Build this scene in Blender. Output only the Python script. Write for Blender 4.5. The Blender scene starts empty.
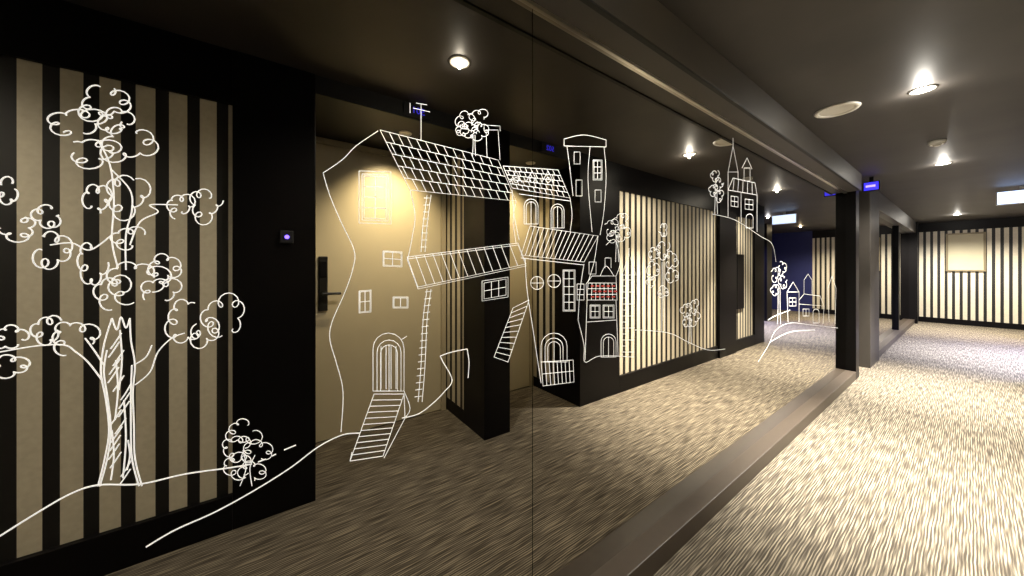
import bpy, math, random
from mathutils import Vector
random.seed(4)
S = bpy.context.scene
F = 327.0; TH = math.atan(460/327.0); ST, CT = math.sin(TH), math.cos(TH)
H = 1.5; D = 1.0; ZC = 2.75
XR = 0.45; XB = 1.28; YE = 14.7; YB = -3.5; YM = 6.3

# ---------------------------------------------------------------- materials
def newmat(name):
    m = bpy.data.materials.new(name); m.use_nodes = True
    nt = m.node_tree; b = nt.nodes['Principled BSDF']
    return m, nt, b
def plain(name, col, rough=0.5, metal=0.0, noise=0.12, nscale=6.0, bump=0.0, spec=0.5):
    m, nt, b = newmat(name)
    n = nt.nodes.new('ShaderNodeTexNoise'); n.inputs['Scale'].default_value = nscale; n.inputs['Detail'].default_value = 5
    g = nt.nodes.new('ShaderNodeNewGeometry'); nt.links.new(g.outputs['Position'], n.inputs['Vector'])
    r = nt.nodes.new('ShaderNodeMapRange'); r.inputs['To Min'].default_value = 1-noise; r.inputs['To Max'].default_value = 1+noise
    nt.links.new(n.outputs['Fac'], r.inputs['Value'])
    v = nt.nodes.new('ShaderNodeVectorMath'); v.operation = 'SCALE'; v.inputs[0].default_value = col[:3]
    nt.links.new(r.outputs[0], v.inputs['Scale']); nt.links.new(v.outputs[0], b.inputs['Base Color'])
    b.inputs['Roughness'].default_value = rough; b.inputs['Metallic'].default_value = metal
    b.inputs['Specular IOR Level'].default_value = spec
    if bump:
        bp = nt.nodes.new('ShaderNodeBump'); bp.inputs['Strength'].default_value = bump; bp.inputs['Distance'].default_value = 0.01
        nt.links.new(n.outputs['Fac'], bp.inputs['Height']); nt.links.new(bp.outputs[0], b.inputs['Normal'])
    return m
def emis(name, col, s):
    m, nt, b = newmat(name); b.inputs['Base Color'].default_value = (*col, 1)
    b.inputs['Emission Color'].default_value = (*col, 1); b.inputs['Emission Strength'].default_value = s
    return m
def stripes(name, c1, c2, period=0.12, frac=0.58, off=0.0):
    m, nt, b = newmat(name); N = nt.nodes.new; L = nt.links.new
    g = N('ShaderNodeNewGeometry'); sp = N('ShaderNodeSeparateXYZ'); L(g.outputs['Position'], sp.inputs[0])
    a = N('ShaderNodeMath'); a.operation = 'ADD'; L(sp.outputs['X'], a.inputs[0]); L(sp.outputs['Y'], a.inputs[1])
    a2 = N('ShaderNodeMath'); a2.operation = 'ADD'; L(a.outputs[0], a2.inputs[0]); a2.inputs[1].default_value = 100*period+off
    md = N('ShaderNodeMath'); md.operation = 'MODULO'; L(a2.outputs[0], md.inputs[0]); md.inputs[1].default_value = period
    lt = N('ShaderNodeMath'); lt.operation = 'LESS_THAN'; L(md.outputs[0], lt.inputs[0]); lt.inputs[1].default_value = period*frac
    n = N('ShaderNodeTexNoise'); n.inputs['Scale'].default_value = 40; L(g.outputs['Position'], n.inputs['Vector'])
    mr = N('ShaderNodeMapRange'); mr.inputs['To Min'].default_value = .85; mr.inputs['To Max'].default_value = 1.15; L(n.outputs['Fac'], mr.inputs['Value'])
    mx = N('ShaderNodeMix'); mx.data_type = 'RGBA'; L(lt.outputs[0], mx.inputs[0]); mx.inputs[6].default_value = (*c2, 1); mx.inputs[7].default_value = (*c1, 1)
    v = N('ShaderNodeVectorMath'); v.operation = 'SCALE'; L(mx.outputs[2], v.inputs[0]); L(mr.outputs[0], v.inputs['Scale'])
    L(v.outputs[0], b.inputs['Base Color']); b.inputs['Roughness'].default_value = .55
    return m
def carpet():
    # fine broken pinstripes running with the corridor
    m, nt, b = newmat('pinstripe_carpet'); N = nt.nodes.new; L = nt.links.new
    g = N('ShaderNodeNewGeometry')
    sx = N('ShaderNodeSeparateXYZ'); L(g.outputs['Position'], sx.inputs[0])
    wob = N('ShaderNodeTexNoise'); wob.inputs['Scale'].default_value = 6; wob.inputs['Detail'].default_value = 2; L(g.outputs['Position'], wob.inputs['Vector'])
    w1 = N('ShaderNodeMath'); w1.operation = 'MULTIPLY_ADD'; L(wob.outputs['Fac'], w1.inputs[0]); w1.inputs[1].default_value = .010; L(sx.outputs['X'], w1.inputs[2])
    cb = N('ShaderNodeCombineXYZ'); L(w1.outputs[0], cb.inputs[0]); L(sx.outputs['Y'], cb.inputs[1])
    mp = N('ShaderNodeMapping'); mp.inputs['Scale'].default_value = (150, 5.0, 1); L(cb.outputs[0], mp.inputs['Vector'])
    n = N('ShaderNodeTexNoise'); n.inputs['Scale'].default_value = 1; n.inputs['Detail'].default_value = 1; L(mp.outputs[0], n.inputs['Vector'])
    sn = N('ShaderNodeMath'); sn.operation = 'MULTIPLY'; L(w1.outputs[0], sn.inputs[0]); sn.inputs[1].default_value = 2*math.pi/.0115
    si = N('ShaderNodeMath'); si.operation = 'SINE'; L(sn.outputs[0], si.inputs[0])
    ad = N('ShaderNodeMath'); ad.operation = 'MULTIPLY_ADD'; L(si.outputs[0], ad.inputs[0]); ad.inputs[1].default_value = .13; L(n.outputs['Fac'], ad.inputs[2])
    cr = N('ShaderNodeValToRGB'); e = cr.color_ramp.elements
    e[0].position = .34; e[0].color = (.048, .040, .031, 1); e[1].position = .70; e[1].color = (.27, .232, .175, 1)
    k = e.new(.54); k.color = (.115, .098, .075, 1)
    L(ad.outputs[0], cr.inputs[0])
    n2 = N('ShaderNodeTexNoise'); n2.inputs['Scale'].default_value = 350; L(g.outputs['Position'], n2.inputs['Vector'])
    mr = N('ShaderNodeMapRange'); mr.inputs['To Min'].default_value = .6; mr.inputs['To Max'].default_value = 1.4; L(n2.outputs['Fac'], mr.inputs['Value'])
    v = N('ShaderNodeVectorMath'); v.operation = 'SCALE'; L(cr.outputs[0], v.inputs[0]); L(mr.outputs[0], v.inputs['Scale'])
    L(v.outputs[0], b.inputs['Base Color']); b.inputs['Roughness'].default_value = .95; b.inputs['Specular IOR Level'].default_value = .1
    return m
def mirror():
    m = bpy.data.materials.new('dark_mirror_glass'); m.use_nodes = True; nt = m.node_tree; nt.nodes.clear()
    N = nt.nodes.new; L = nt.links.new
    o = N('ShaderNodeOutputMaterial'); gl = N('ShaderNodeBsdfGlossy'); gl.inputs['Roughness'].default_value = 0.0
    lw = N('ShaderNodeLayerWeight'); lw.inputs['Blend'].default_value = .25
    mx = N('ShaderNodeMix'); mx.data_type = 'RGBA'; L(lw.outputs['Fresnel'], mx.inputs[0])
    mx.inputs[6].default_value = (.52, .49, .43, 1); mx.inputs[7].default_value = (.85, .85, .85, 1)
    L(mx.outputs[2], gl.inputs['Color']); L(gl.outputs[0], o.inputs['Surface'])
    return m

M_FLOOR = carpet(); M_MIR = mirror()
M_STR = stripes('striped_wallpaper', (.66, .60, .47), (.008, .007, .007))
M_BLK = plain('black_lacquer', (.004, .0035, .004), .4, noise=.3, spec=.15)
M_BLK2 = plain('black_matte', (.006, .006, .006), .6)
M_CEIL = plain('dark_ceiling_paint', (.042, .037, .033), .55, noise=.6, nscale=1.8, bump=.12)
M_FASC = plain('grey_brown_fascia', (.060, .054, .048), .5, noise=.15)
M_CURB = plain('brown_curb', (.050, .038, .028), .4, noise=.2, nscale=20)
M_DOOR = plain('beige_door_paint', (.58, .51, .36), .4, noise=.05)
M_FRAME = plain('door_frame_paint', (.46, .40, .28), .4)
M_METAL = plain('dark_metal', (.05, .05, .05), .3, .9)
M_CHR = plain('brushed_steel', (.6, .58, .55), .3, 1)
M_WHT = plain('white_plastic', (.75, .72, .66), .4, noise=.03)
M_LAMP = emis('lamp_glass', (1, .93, .78), 150)
M_BLUE = emis('blue_neon', (.05, .04, 1), 1.0)
M_FLARE = emis('blue_led', (.10, .06, 1), 12)  # glow of the added dot that imitates the blue camera flare
M_SIGN = emis('exit_sign_face', (.50, .66, 1), 3)
M_LEG = emis('sign_legend', (.75, .55, .9), .8)
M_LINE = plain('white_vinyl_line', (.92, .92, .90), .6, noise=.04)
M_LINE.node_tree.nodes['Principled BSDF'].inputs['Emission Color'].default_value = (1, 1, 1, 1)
M_LINE.node_tree.nodes['Principled BSDF'].inputs['Emission Strength'].default_value = .35  # vinyl is no lamp; added glow keeps the lines bright
M_LRED = plain('red_vinyl', (.6, .04, .03), .6)
M_BWALL = plain('blue_painted_wall', (.020, .026, .12), .5)  # dark wall with the blue light mixed into its base colour
M_PIC = plain('cream_canvas', (.50, .45, .31), .6, noise=.15, nscale=3)
M_PFR = plain('bronze_picture_frame', (.22, .18, .11), .4, .3)
M_GREY = plain('grey_brown_column', (.040, .034, .028), .5)

# ---------------------------------------------------------------- helpers
def empty(name, loc=(0, 0, 0)):
    e = bpy.data.objects.new(name, None); e.location = loc; e.empty_display_size = .1
    S.collection.objects.link(e); return e
def box(name, a, b, mat, parent=None, bev=0.0):
    a, b = [min(x, y) for x, y in zip(a, b)], [max(x, y) for x, y in zip(a, b)]
    c = [(x+y)/2 for x, y in zip(a, b)]; h = [(y-x)/2 for x, y in zip(a, b)]
    vs = [(sx*h[0], sy*h[1], sz*h[2]) for sx in (-1, 1) for sy in (-1, 1) for sz in (-1, 1)]
    fs = [(0, 1, 3, 2), (4, 6, 7, 5), (0, 4, 5, 1), (2, 3, 7, 6), (0, 2, 6, 4), (1, 5, 7, 3)]
    me = bpy.data.meshes.new(name); me.from_pydata(vs, [], fs); me.update(); me.materials.append(mat)
    o = bpy.data.objects.new(name, me); S.collection.objects.link(o)
    if parent: o.parent = parent; o.location = Vector(c)-parent.location
    else: o.location = c
    if bev:
        md = o.modifiers.new('b', 'BEVEL'); md.width = bev; md.segments = 2
    return o
def lathe(name, prof, loc, mat, parent=None, n=40, axis='Z'):
    vs = []; fs = []
    for r, z in prof:
        for i in range(n):
            t = 2*math.pi*i/n
            p = (r*math.cos(t), r*math.sin(t), z)
            if axis == 'X': p = (z, p[0], p[1])
            vs.append(p)
    for j in range(len(prof)-1):
        for i in range(n):
            k = (i+1) % n; fs.append((j*n+i, j*n+k, (j+1)*n+k, (j+1)*n+i))
    fs.append(tuple(range(n))); fs.append(tuple(range((len(prof)-1)*n, len(prof)*n)))
    me = bpy.data.meshes.new(name); me.from_pydata(vs, [], fs); me.update(); me.materials.append(mat)
    for p in me.polygons: p.use_smooth = len(p.vertices) == 4
    o = bpy.data.objects.new(name, me); S.collection.objects.link(o)
    if parent: o.parent = parent; o.location = Vector(loc)-parent.location
    else: o.location = loc
    return o
def light(name, kind, loc, energy, col, parent=None, size=100, blend=1, radius=.02, direction=(0, 0, -1)):
    l = bpy.data.lights.new(name, kind); l.energy = energy; l.color = col
    if kind == 'SPOT': l.spot_size = math.radians(size); l.spot_blend = blend; l.shadow_soft_size = radius
    if kind == 'POINT': l.shadow_soft_size = radius
    o = bpy.data.objects.new(name, l); S.collection.objects.link(o)
    o.rotation_euler = Vector(direction).to_track_quat('-Z', 'Y').to_euler()
    if parent: o.parent = parent; o.location = Vector(loc)-parent.location
    else: o.location = loc
    return o

# ---------------------------------------------------------------- room shell
box('floor', (-1.6, YB, -.1), (4, YE+.1, 0), M_FLOOR)
box('ceiling', (-1.6, YB, ZC), (4, YE+.1, ZC+.1), M_CEIL)
box('wall_back', (-1.6, YB-.1, 0), (4, YB, ZC), M_BLK2)
wl = empty('wall_left', (-1.2, 5, 0))
box('backing_long', (-1.15, YB, 0), (-1.03, YM, ZC), M_BLK2, wl)
box('backing_far', (-1.6, YM, 0), (-1.45, YE, ZC), M_BLK2, wl)
box('backing_far_panel', (-1.15, 8.2, 0), (-1.03, YE, ZC), M_BLK2, wl)

# far end wall
we = empty('wall_end', (0, YE, 0))
box('striped', (-1.6, YE-.04, .14), (1.12, YE, 2.50), M_STR, we)
box('frieze', (-1.6, YE-.05, 2.50), (1.12, YE, ZC), M_BLK, we)
box('blue_section', (1.12, YE-.04, 0), (4, YE, ZC), M_BWALL, we)  # blue lighting here is carried by the wall colour
box('baseboard_end', (-1.45, YE-.06, 0), (1.12, YE-.041, .14), M_BLK)
box('wall_lobby', (3.9, 8.05, 0), (4, YE, ZC), M_BWALL)

# mirrors with curb, soffit and posts
def glass(name, y0, y1, x=-D):
    return box(name, (x-.02, y0, .11), (x, y1, 2.53), M_MIR)
glass('mirror_panel', -2.2, .8085); glass('mirror_panel', .8115, YM); glass('mirror_panel', YB, -2.203)
box('trim_mirror_curb', (-1.03, YB, 0), (-.9, YM, .11), M_CURB, bev=.004)
so = empty('trim_mirror_soffit', (-.95, 0, 2.6))
box('fascia', (-1.03, YB, 2.532), (-.85, YM, ZC), M_FASC, so, .003)
box('edge_bead', (-1.0, YB, 2.518), (-.985, YM, 2.532), M_CHR, so)
box('edge_channel', (-.87, YB, 2.524), (-.85, YM, 2.533), M_BLK2, so)
box('trim_mirror_end_post', (-1.15, YM, 0), (-.9, YM+.2, ZC), M_BLK, bev=.004)
box('corridor_column', (-1.3, 7.2, 0), (-.88, 8.0, ZC), M_GREY, bev=.006)
p = empty('trim_second_mirror', (-1, 10, 0))
box('curb', (-1.03, 8.0, 0), (-.9, 14.0, .11), M_CURB, p)
box('soffit', (-1.03, 8.0, 2.45), (-.88, 14.0, ZC), M_FASC, p)
box('jamb', (-1.03, 8.0, .11), (-.9, 8.15, 2.45), M_BLK, p)
box('mullion', (-1.03, 11.3, .11), (-.95, 11.4, 2.45), M_BLK, p)
box('mirror_panel', (-1.02, 8.16, .11), (-1, 11.3, 2.45), M_MIR)
box('mirror_panel', (-1.02, 11.4, .11), (-1, 14.0, 2.45), M_MIR)
box('trim_far_end_post', (-1.15, 14.0, 0), (-.85, 14.2, ZC), M_BLK, bev=.004)

# right wall (seen in the mirror)
wr = empty('wall_right', (.6, 2, 0))
for y0, y1 in ((YB, -.22), (3.33, 5.95), (6.62, 7.55)):
    box('striped_section', (XR+.03, y0, .2), (XR+.15, y1, 2.44), M_STR, wr)
    box('frieze', (XR+.01, y0, 2.44), (XR+.15, y1, ZC), M_BLK, wr)
    box('baseboard_right', (XR, y0, 0), (XR+.15, y1, .2), M_BLK, None, .003)
def pil(y0, y1, x1=XB, x0=XR): return box('pilaster', (x0, y0, 0), (x1, y1, ZC), M_BLK, bev=.004)
pil(-.22, .19); pil(5.95, 6.62, XR+.2, XR-.03); pil(7.55, 8.05, XR+.6)
for y0, y1 in ((1.45, 1.72), (2.64, 3.33)):
    box('pilaster', (XR, y0, 0), (XR+.4, y1, ZC), M_BLK, bev=.004)
    box('striped_return', (XR+.4, y0+.01, .12), (XB, y1-.01, 2.63), M_STR, wr)
    box('return_base', (XR+.4, y0, 0), (XB, y1, .12), M_BLK, wr)
box('recess_back', (XB, -.25, 0), (XB+.1, 8.05, ZC), M_FRAME, wr)
box('lobby_return', (XR+.6, 7.95, 0), (4, 8.05, ZC), M_BWALL, wr)
for y0, y1 in ((.19, 1.45), (1.72, 2.64)):
    box('recess_header', (XR+.01, y0, 2.63), (XB, y1, ZC), M_BLK2, wr)

def door(y0, y1, flip=False):
    e = empty('hotel_room_door', (XB, (y0+y1)/2, 0)); x = XB
    box('frame_jamb_a', (x-.05, y0, 0), (x-.001, y0+.05, 2.62), M_FRAME, e, .003)
    box('frame_jamb_b', (x-.05, y1-.05, 0), (x-.001, y1, 2.62), M_FRAME, e, .003)
    box('frame_head', (x-.05, y0+.05, 2.57), (x-.001, y1-.05, 2.62), M_FRAME, e, .003)
    box('leaf', (x-.035, y0+.054, .008), (x-.001, y1-.054, 2.566), M_DOOR, e, .003)
    hy = y0+.11; s = 1
    box('lock_plate', (x-.055, hy-.035, 1.13), (x-.035, hy+.035, 1.60), M_METAL, e, .006)
    box('card_reader', (x-.068, hy-.028, 1.42), (x-.055, hy+.028, 1.56), M_BLK, e, .005)
    lathe('lever_spindle', [(.012, -.06), (.012, 0)], (x-.055, hy, 1.28), M_METAL, e, 16, 'X')
    box('lever_handle', (x-.125, hy-.012, 1.27), (x-.107, hy+.13, 1.292), M_METAL, e, .006)
    return e
door(.195, 1.44); door(1.73, 2.63)

# room number signs, blue
for i, (y, t) in enumerate(((.86, '501'), (2.2, '502'))):
    e = empty('room_number_sign', (XR, y, 2.69))
    box('plate', (XR-.012, y-.11, 2.645), (XR+.009, y+.11, 2.735), M_BLK2, e, .003)
    c = bpy.data.curves.new('digits', 'FONT'); c.body = t; c.size = .07; c.extrude = .001; c.align_x = 'CENTER'; c.align_y = 'CENTER'
    c.materials.append(M_BLUE); o = bpy.data.objects.new('digits', c); S.collection.objects.link(o)
    o.parent = e; o.rotation_euler = (math.pi/2, 0, -math.pi/2); o.location = (-.014, 0, 0)
# added box with a glowing dot imitating the blue camera flare, near pilaster
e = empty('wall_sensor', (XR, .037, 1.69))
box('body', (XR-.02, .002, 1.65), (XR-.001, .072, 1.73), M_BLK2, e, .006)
lathe('led', [(.012, -.004), (.012, 0)], (XR-.02, .037, 1.69), M_FLARE, e, 20, 'X')

# lobby column and black panel
box('lobby_column', (1.35, 11.2, 0), (1.75, 11.6, ZC), M_BLK, bev=.005)
box('wall_notice_panel', (XR+.005, 6.75, .75), (XR+.03, 7.05, 1.75), M_BLK, bev=.004)

# picture on end wall
pf = empty('framed_picture', (-.05, YE-.05, 1.95))
box('canvas', (-.37, YE-.075, 1.45), (.17, YE-.045, 2.38), M_PIC, pf)
for n, a, b in (('rail_top', (-.41, 2.38), (.21, 2.42)), ('rail_bottom', (-.41, 1.41), (.21, 1.45)), ('stile_a', (-.41, 1.45), (-.37, 2.38)), ('stile_b', (.17, 1.45), (.21, 2.38))):
    box(n, (a[0], YE-.09, a[1]), (b[0], YE-.042, b[1]), M_PFR, pf, .004)

# ---------------------------------------------------------------- ceiling fittings
def downlight(x, y, beam, flood, spill, col=(1, .94, .83), size=74):
    e = empty('recessed_downlight', (x, y, ZC))
    lathe('trim_ring', [(.038, -.003), (.042, -.006), (.06, -.006), (.066, 0), (.04, 0)], (x, y, ZC), M_WHT, e)
    lathe('bulb_face', [(.030, -.004), (.036, -.001)], (x, y, ZC), M_LAMP, e, 24)
    light('bulb_beam', 'SPOT', (x, y, ZC-.022), beam, col, e, size, 1, .012)
    light('bulb_flood', 'SPOT', (x, y, ZC-.022), flood, col, e, 150, .6, .012)
    light('bulb_spill', 'POINT', (x, y, ZC-.03), spill, col, e, radius=.012)
downlight(-.2, -1.9, 100, 130, 2)
downlight(-.2, .89, 90, 90, 2)
downlight(-.2, 3.67, 2400, 125, 9)
downlight(-.2, 6.46, 2500, 220, 10)
downlight(-.2, 12.9, 650, 650, 12)
downlight(.85, 9.6, 2300, 300, 5, (.90, .93, 1), 90)
downlight(.95, 12.6, 300, 150, 5, (1, .8, .5))
# recess lamps
for y, w in ((.86, 150), (2.2, 120)):
    e = empty('recess_downlight', (.75, y, 2.63))
    lathe('ring', [(.03, -.003), (.034, -.008), (.05, -.006), (.052, 0), (.03, 0)], (.75, y, 2.63), M_WHT, e)
    light('bulb', 'SPOT', (.75, y, 2.60), w, (1, .84, .54), e, 90, 1, .03, (.5, 0, -.78))
# blue accent lamp in lobby
e = empty('blue_accent_lamp', (1.9, 10.2, ZC))
lathe('can', [(.05, -.12), (.05, 0)], (1.9, 10.2, ZC), M_BLK, e, 24)
light('blue_bulb', 'SPOT', (1.9, 10.2, ZC-.15), 1500, (.12, .16, 1), e, 140, 1, .05)

lathe('ceiling_speaker', [(.10, -.004), (.105, -.010), (.128, -.010), (.135, 0)], (-.62, 3.59, ZC), M_WHT)
e = empty('smoke_detector', (-.2, 5.28, ZC))
lathe('base', [(.045, -.035), (.055, -.025), (.06, 0)], (-.2, 5.28, ZC), M_WHT, e)
lathe('sensor', [(.02, -.05), (.03, -.035)], (-.2, 5.28, ZC), M_WHT, e, 24)

def exit_sign(x, y, z, w, h, m, hm=M_WHT):
    e = empty('exit_sign', (x, y, z))
    box('housing', (x-w/2, y, z-h/2), (x+w/2, y+.06, z+h/2), hm, e, .006)
    box('lit_face', (x-w/2+.012, y-.004, z-h/2+.012), (x+w/2-.012, y, z+h/2-.012), m, e)
    box('ceiling_stem', (x-.02, y+.02, z+h/2), (x+.02, y+.04, ZC), hm, e)
    return e
exit_sign(.44, 9.2, 2.59, .44, .21, M_SIGN)
e = exit_sign(-.80, 6.6, 2.62, .16, .13, M_BLUE, M_BLK)
box('legend', (-.85-e.location.x, 6.59-e.location.y, -.012), (-.76-e.location.x, 6.596-e.location.y, .016), M_LEG).parent = e

# ---------------------------------------------------------------- mirror mural (traced, rectified to the mirror plane in metres)
def P(u, v):
    a = (u-512)/F
    y = D*(a*ST+CT)/(ST-a*CT); c = CT*y+ST*D
    return (0, y, H-(v-268)*c/F)
def smooth(pts, k=6, closed=False):
    n = len(pts); out = []
    rng = range(n if closed else n-1)
    for i in rng:
        g = (lambda j: pts[j % n]) if closed else (lambda j: pts[max(0, min(n-1, j))])
        p0, p1, p2, p3 = g(i-1), g(i), g(i+1), g(i+2)
        for s in range(k):
            t = s/k
            out.append(tuple(.5*((2*p1[d])+(-p0[d]+p2[d])*t+(2*p0[d]-5*p1[d]+4*p2[d]-p3[d])*t*t+(-p0[d]+3*p1[d]-3*p2[d]+p3[d])*t**3) for d in (0, 1)))
    out.append(pts[0] if closed else pts[-1]); return out
WS = .42
class Draw:
    def __init__(s, name, w=.0028, mat=None):
        s.c = bpy.data.curves.new(name, 'CURVE'); s.c.dimensions = '3D'; s.c.bevel_depth = w*WS; s.c.bevel_resolution = 1; s.c.use_fill_caps = True
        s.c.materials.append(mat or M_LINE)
        s.o = bpy.data.objects.new(name, s.c); S.collection.objects.link(s.o); s.o.location = (-D+.0006, 0, 0); s.o.scale = (.25, 1, 1)
    def line(s, pts):
        sp = s.c.splines.new('POLY'); sp.points.add(len(pts)-1)
        for q, (u, v) in zip(sp.points, pts): q.co = (*P(u, v), 1)
    def cur(s, pts, closed=False): s.line(smooth(pts, 6, closed))
    def poly(s, pts): s.line(list(pts)+[pts[0]])
    def rect(s, x0, y0, x1, y1, sk=0): s.poly([(x0, y0), (x1, y0+sk), (x1, y1+sk), (x0, y1)])
    def win(s, x0, y0, x1, y1, nx=2, ny=2, sk=0, inset=2):
        s.rect(x0, y0, x1, y1, sk)
        if inset: x0 += inset; x1 -= inset; y0 += inset; y1 -= inset; s.rect(x0, y0, x1, y1, sk)
        for i in range(1, nx):
            x = x0+(x1-x0)*i/nx; s.line([(x, y0+sk*i/nx), (x, y1+sk*i/nx)])
        for i in range(1, ny):
            y = y0+(y1-y0)*i/ny; s.line([(x0, y), (x1, y+sk)])
    def grid(s, a, b, c, d, nu, nv, edge=True, stag=False):
        L = lambda p, q, t: (p[0]+(q[0]-p[0])*t, p[1]+(q[1]-p[1])*t)
        if edge: s.poly([a, b, c, d])
        for j in range(1, nv): s.line([L(a, d, j/nv), L(b, c, j/nv)])
        for i in range(0 if stag else 1, nu):
            if not stag: s.line([L(a, b, i/nu), L(d, c, i/nu)])
            else:
                for j in range(nv):
                    t = (i+(.5 if j % 2 else 0))/nu
                    if 0 < t < 1: s.line([L(L(a, b, t), L(d, c, t), j/nv), L(L(a, b, t), L(d, c, t), (j+1)/nv)])
    def arch(s, x0, y0, x1, y1, inner=True):
        def a(x0, x1, yb, yt):
            m = (x0+x1)/2; h = (x1-x0)/2
            return [(x0, yb)]+[(m-h*math.cos(t*math.pi/8), yt+h-h*math.sin(t*math.pi/8)) for t in range(9)]+[(x1, yb), (x0, yb)]
        m = (x0+x1)/2; h = (x1-x0)/2
        s.line(a(x0, x1, y1, y0))
        if inner: s.line(a(x0+h*.3, x1-h*.3, y1, y0+h*.4)); s.line([(m, y0+h*.4), (m, y1)])
    def circ(s, x, y, r): s.line([(x+r*math.cos(t*math.pi/8), y+r*math.sin(t*math.pi/8)) for t in range(17)])
    def cloud(s, cx, cy, rx, ry, n=6, a0=0, a1=360, loop=1.9):
        pts = []; R = 1.0; r = R/n; ph = random.random()*.5
        k = R+r
        steps = int(abs(a1-a0)/360*n*14)
        for i in range(steps+1):
            f = math.radians(a0+(a1-a0)*i/steps)
            d = r*loop*(1+.55*math.sin(2.3*f+ph*6))
            x = k*math.cos(f)-d*math.cos((n+1)*f); y = k*math.sin(f)-d*math.sin((n+1)*f)
            w = 1+.16*math.sin(3*f+ph*9)
            pts.append((cx+rx*x*w/(k+.2), cy+ry*y*w/(k+.2)))
        s.line(pts)
    def steps(s, l0, l1, r0, r1, n):
        s.line([l0, l1]); s.line([r0, r1])
        for i in range(n+1):
            t = i/n; s.line([(l0[0]+(l1[0]-l0[0])*t, l0[1]+(l1[1]-l0[1])*t), (r0[0]+(r1[0]-r0[0])*t, r0[1]+(r1[1]-r0[1])*t)])

# big tree
T = Draw('tree_drawing', .0032)
T.cur([(98, 486), (104, 462), (109, 432), (106, 400), (101, 372), (104, 345), (112, 318)])
T.cur([(100, 486), (107, 460), (111, 432), (108, 400), (104, 372), (107, 350)])
T.cur([(142, 486), (135, 458), (134, 425), (133, 392), (135, 365), (131, 340), (130, 318)])
T.cur([(139, 486), (132, 458), (131, 425), (131, 392), (132, 365)])
T.cur([(112, 318), (117, 330), (121, 317), (126, 328), (130, 318)])
for i in range(17):
    y = 340+i*8.5; x = random.uniform(107, 122)
    T.cur([(x, y+9), (x+5, y+2), (min(x+11, 131), y-7)])
for x, a, b in ((113, 480, 430), (117, 420, 360), (125, 478, 400), (121, 390, 330), (129, 470, 440)):
    T.cur([(x-2, a), (x+1, (a+b)/2), (x-1, b)])
T.cur([(102, 380), (88, 362), (76, 352), (64, 345), (36, 346), (0, 352)])
T.cur([(104, 365), (94, 350), (85, 338)])
T.cur([(135, 385), (150, 372), (158, 352), (172, 338), (185, 333)]); T.cur([(134, 365), (146, 357), (152, 345)])
T.cur([(118, 268), (112, 240), (114, 200), (110, 165), (98, 140)]); T.cur([(126, 270), (126, 235), (132, 210), (130, 190), (112, 170)])
T.cur([(130, 245), (140, 222), (158, 212), (150, 205), (178, 205)]); T.cur([(112, 235), (90, 250), (72, 243), (50, 245)])
for c in ((104, 102, 24, 17, 7), (76, 124, 27, 15, 6), (128, 142, 26, 19, 7), (92, 152, 24, 13, 6), (118, 122, 17, 13, 5),
          (205, 205, 15, 15, 6), (180, 206, 12, 11, 5), (126, 196, 20, 19, 6), (96, 200, 13, 15, 5), (128, 238, 15, 10, 5),
          (94, 262, 16, 22, 7), (136, 282, 30, 21, 8), (165, 268, 15, 13, 5), (160, 292, 18, 14, 6), (112, 292, 16, 15, 5),
          (224, 318, 21, 22, 7), (188, 322, 22, 22, 8), (204, 330, 14, 15, 5), (74, 338, 22, 17, 7), (47, 330, 14, 13, 5),
          (48, 216, 14, 11, 5), (8, 190, 12, 13, 5), (16, 228, 20, 11, 6), (52, 250, 18, 18, 6), (12, 338, 17, 12, 6), (8, 366, 19, 11, 6)):
    a0 = random.uniform(0, 360); T.cloud(c[0], c[1], c[2], c[3], c[4], a0, a0+random.uniform(250, 335))
G = Draw('ground_line_drawing', .0040)
G.cur([(0, 536), (35, 514), (70, 494), (98, 485), (140, 484), (185, 474), (228, 468), (252, 464)])
for a, b in (((258, 462), (266, 459)), ((272, 456), (276, 454)), ((284, 450), (296, 445))): G.line([a, b])
G.cur([(146, 547), (175, 530), (215, 512), (255, 490), (290, 468), (318, 447), (342, 435), (360, 433)])
G.cur([(402, 418), (418, 414), (432, 404), (444, 392), (452, 380), (443, 362), (440, 356)])
G.cur([(440, 356), (452, 352), (467, 349)]); G.cur([(467, 349), (469, 362), (468, 378)])
G.cur([(635, 330), (655, 331), (672, 334), (690, 343), (708, 350), (725, 349)])
G.cur([(712, 214), (735, 220), (760, 236), (772, 244), (776, 262)])
G.cur([(758, 362), (768, 346), (776, 330), (790, 323), (812, 325), (838, 328)])
B = Draw('bush_drawing', .0024)
for c in ((243, 432, 15, 12, 6), (236, 448, 13, 12, 6), (257, 452, 14, 12, 6), (238, 466, 14, 12, 6), (252, 472, 13, 10, 5)):
    a0 = random.uniform(0, 360); B.cloud(*c, a0, a0+300)
B.cur([(240, 486), (246, 468), (243, 450)]); B.cur([(252, 486), (250, 468), (255, 455)])

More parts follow.
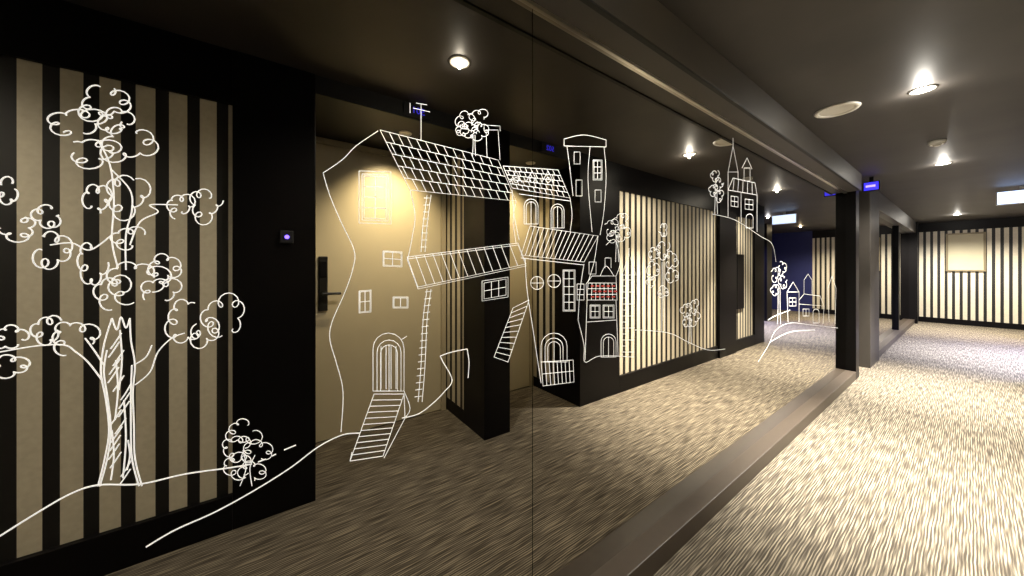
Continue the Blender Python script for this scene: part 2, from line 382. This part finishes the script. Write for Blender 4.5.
# main crooked house
A = Draw('crooked_house_drawing', .0027)
A.cur([(378, 131), (356, 146), (342, 160), (323, 173)])
A.cur([(323, 173), (330, 196), (341, 222), (354, 250), (353, 268), (345, 292), (332, 322), (330, 340), (337, 365), (343, 392), (341, 432)])
A.grid((380, 130), (498, 160), (516, 201), (410, 190), 13, 5, True, True)
A.line([(421, 141), (421, 104)]); A.line([(413, 108), (430, 112)]); A.line([(416, 103), (427, 105)]); A.line([(410, 113), (410, 103)])
A.line([(487, 158), (486, 130), (498, 130), (500, 160)]); A.line([(484, 131), (484, 125), (500, 126), (500, 131)])
A.cur([(410, 190), (415, 215), (412, 238), (408, 258)])
A.win(362, 174, 388, 220, 2, 4, 1); A.rect(359, 171, 391, 223, 1)
A.win(383, 251, 402, 266, 2, 2, 1, 1); A.win(359, 291, 371, 313, 2, 2, -1, 1); A.win(393, 297, 408, 308, 2, 1, 0, 1)
A.grid((407, 257), (518, 243), (526, 264), (418, 287), 13, 1)
A.grid((407, 259), (518, 245), (526, 266), (418, 289), 1, 1)
for x0, x1 in ((427, 416), (431, 420)):
    A.cur([(x0, 195), (x0-4, 225), (x0-6, 252)]); A.cur([(x0, 289), (x0-4, 320), (x0-6, 365), (x1+2, 402)])
for i in range(16): y = 292+i*7; x = 427-i*.7; A.line([(x-2, y), (x+5, y-1)])
for i in range(8): y = 198+i*7; A.line([(424-i*.5, y), (430-i*.5, y)])
A.arch(373, 333, 404, 391, False); A.arch(377, 340, 401, 391)
for i in range(4): A.line([(381+i*5, 346), (381+i*5, 389)])
A.line([(401, 340), (407, 336)]); A.cur([(404, 391), (410, 408), (405, 418)])
A.steps((374, 394), (350, 461), (404, 394), (383, 456), 11); A.line([(350, 461), (352, 452)]); A.line([(404, 394), (405, 418), (384, 458)])
A.win(482, 281, 508, 301, 3, 2, -4, 2)
A.cur([(516, 201), (513, 220), (516, 243)]); A.steps((513, 308), (494, 357), (529, 300), (508, 362), 10)

V = Draw('village_houses_drawing', .0034)
V.grid((503, 166), (558, 170), (570, 198), (512, 188), 10, 5, True, True)
for x in (516, 532, 548): V.line([(x-6, 182), (x, 171), (x+6, 183)]); V.circ(x, 180, 2.4)
V.cur([(512, 190), (514, 215), (519, 240)]); V.cur([(570, 198), (572, 215), (570, 232)])
V.arch(524, 199, 538, 224); V.arch(551, 204, 564, 228)
V.line([(519, 194), (570, 201)])
V.grid((530, 226), (598, 236), (584, 262), (521, 255), 15, 1, True); V.line([(521, 258), (584, 265)])
V.cur([(525, 258), (527, 290), (533, 330), (541, 383)]); V.cur([(584, 264), (580, 290), (578, 320)])
V.circ(537, 283, 6.5); V.circ(554, 281, 6.5)
for x, y in ((537, 283), (554, 281)): V.line([(x-6, y), (x+6, y)]); V.line([(x, y-6), (x, y+6)])
V.win(563, 270, 575, 311, 2, 5, 0, 1)
V.arch(541, 333, 567, 362, False); V.arch(545, 338, 563, 362)
V.grid((541, 362), (573, 360), (574, 382), (543, 386), 8, 2)
# tall tower
V.cur([(564, 139), (584, 135), (606, 140)]); V.line([(564, 146), (606, 147)]); V.line([(564, 139), (564, 146)]); V.line([(606, 140), (606, 147)])
V.cur([(567, 147), (570, 170), (573, 196)]); V.cur([(604, 147), (606, 175), (604, 210), (600, 235)]); V.cur([(590, 147), (588, 180), (592, 232)])
V.win(593, 160, 602, 180, 2, 3, 0, 1); V.rect(574, 152, 580, 164); V.rect(595, 190, 601, 202); V.rect(576, 180, 582, 196)
# right cottages
V.cur([(598, 236), (594, 262), (588, 282)]); V.line([(586, 284), (592, 276), (616, 276), (617, 300), (587, 300), (586, 284)])
V.grid((588, 283), (616, 283), (617, 300), (587, 300), 7, 3)
V.line([(587, 300), (585, 360)]); V.line([(616, 300), (618, 356)]); V.win(590, 305, 600, 318, 2, 2, 0, 1); V.win(603, 305, 614, 318, 2, 2, 0, 1)
V.arch(601, 334, 616, 357); V.cur([(578, 320), (584, 345), (585, 362), (600, 356), (634, 357)])
V.line([(587, 322), (616, 320)]); V.rect(589, 262, 596, 274); V.win(577, 284, 584, 300, 1, 3, 0, 0)
V.line([(622, 275), (629, 254), (636, 275), (622, 275)]); V.line([(623, 275), (622, 357)]); V.line([(634, 275), (633, 357)])
V.line([(629, 254), (629, 248)])
for i in range(13): V.line([(622.5, 280+i*6), (626 if i % 2 else 634, 280+i*6)])
V.line([(605, 268), (605, 258), (611, 258), (611, 268)]); V.cur([(600, 276), (606, 266), (614, 276)])
V.cur([(606, 245), (615, 240), (620, 262), (616, 276)])
R = Draw('red_roof_tiles_drawing', .010, M_LRED)
for j in range(3):
    for i in range(5): R.line([(591+i*5.2+j % 2*2, 286+j*5.4), (594+i*5.2+j % 2*2, 286+j*5.4)])

K = Draw('small_tree_drawing', .0030)
def tree(d, x, y, base, cl):
    d.cur([(x-1.5, base), (x-1, (y+base)/2), (x-1, y)]); d.cur([(x+1.5, base), (x+1, (y+base)/2), (x+1, y)])
    for c in cl: a0 = random.uniform(0, 360); d.cloud(x+c[0], y+c[1], c[2], c[3], 5, a0, a0+330)
tree(K, 474, 135, 156, [(-8, -14, 9, 9), (4, -18, 8, 7), (-4, -4, 8, 8), (6, -4, 8, 8), (-12, -6, 6, 6)])
tree(K, 617, 235, 262, [(-6, -8, 6, 7), (4, -14, 7, 7), (6, -2, 7, 7), (-3, 2, 6, 6)])
K = Draw('small_tree_drawing', .0052)
tree(K, 663, 262, 331, [(-10, 8, 6, 8), (0, -12, 6, 8), (8, -2, 6, 8), (-9, -8, 5, 6), (9, 14, 6, 7), (0, 30, 5, 5), (-12, 20, 4, 5), (0, -32, 4, 6)])
tree(K, 690, 318, 344, [(-4, -8, 5, 6), (4, -12, 4, 6), (4, 0, 5, 6), (-3, 4, 4, 5)])
C = Draw('hilltop_castle_drawing', .0074)
C.line([(733, 146), (728, 172), (738, 172), (733, 146)]); C.line([(733, 146), (733, 138)])
C.line([(728, 172), (728, 217)]); C.line([(738, 172), (738, 180)]); C.line([(728, 190), (733, 178), (755, 183), (757, 195), (728, 190)])
C.line([(757, 195), (757, 232)]); C.rect(744, 168, 750, 181); C.line([(742, 168), (747, 158), (752, 169)])
C.line([(741, 193), (741, 222)]); C.win(731, 196, 738, 206, 2, 2, 1, 0); C.win(745, 199, 753, 209, 2, 2, 1, 0); C.arch(746, 214, 753, 228, False)
for i in range(5): C.line([(734+i*4.5, 179+i), (733+i*4.8, 190+i)])
tree(C, 716, 188, 214, [(-1, -12, 4, 5), (3, -4, 4, 5), (-3, 2, 4, 5), (3, 8, 4, 5)])
E = Draw('distant_village_drawing', .0078)
tree(E, 779, 288, 324, [(-4, -14, 4, 6), (3, -20, 4, 6), (4, -6, 4, 6), (-4, 2, 4, 5)])
E.line([(788, 322), (787, 292), (793, 282), (799, 292), (799, 322)]); E.line([(787, 292), (799, 292)])
E.line([(799, 300), (804, 294), (820, 296), (824, 306), (799, 304)]); E.line([(824, 306), (823, 324)]); E.line([(804, 294), (804, 280), (808, 274), (812, 280), (812, 295)])
E.win(789, 298, 796, 306, 2, 2, 0, 0); E.win(803, 309, 809, 316, 2, 1, 0, 0); E.arch(813, 309, 819, 323, False)
E.line([(829, 322), (828, 288), (832, 276), (836, 288), (835, 324)])
E.cur([(770, 342), (790, 332), (815, 330)]); E.cur([(768, 320), (775, 316), (790, 310)])

# ---------------------------------------------------------------- world, camera
w = bpy.data.worlds.new('world'); S.world = w; w.use_nodes = True
w.node_tree.nodes['Background'].inputs[0].default_value = (.01, .01, .012, 1)
cd = bpy.data.cameras.new('camera'); cam = bpy.data.objects.new('camera', cd); S.collection.objects.link(cam)
cd.sensor_width = 36; cd.lens = F/1024*36; cd.shift_y = -20/1024; cd.clip_start = .02
cam.location = (0, 0, H); cam.rotation_euler = (math.pi/2, 0, TH)
S.camera = cam
S.view_settings.view_transform = 'Standard'
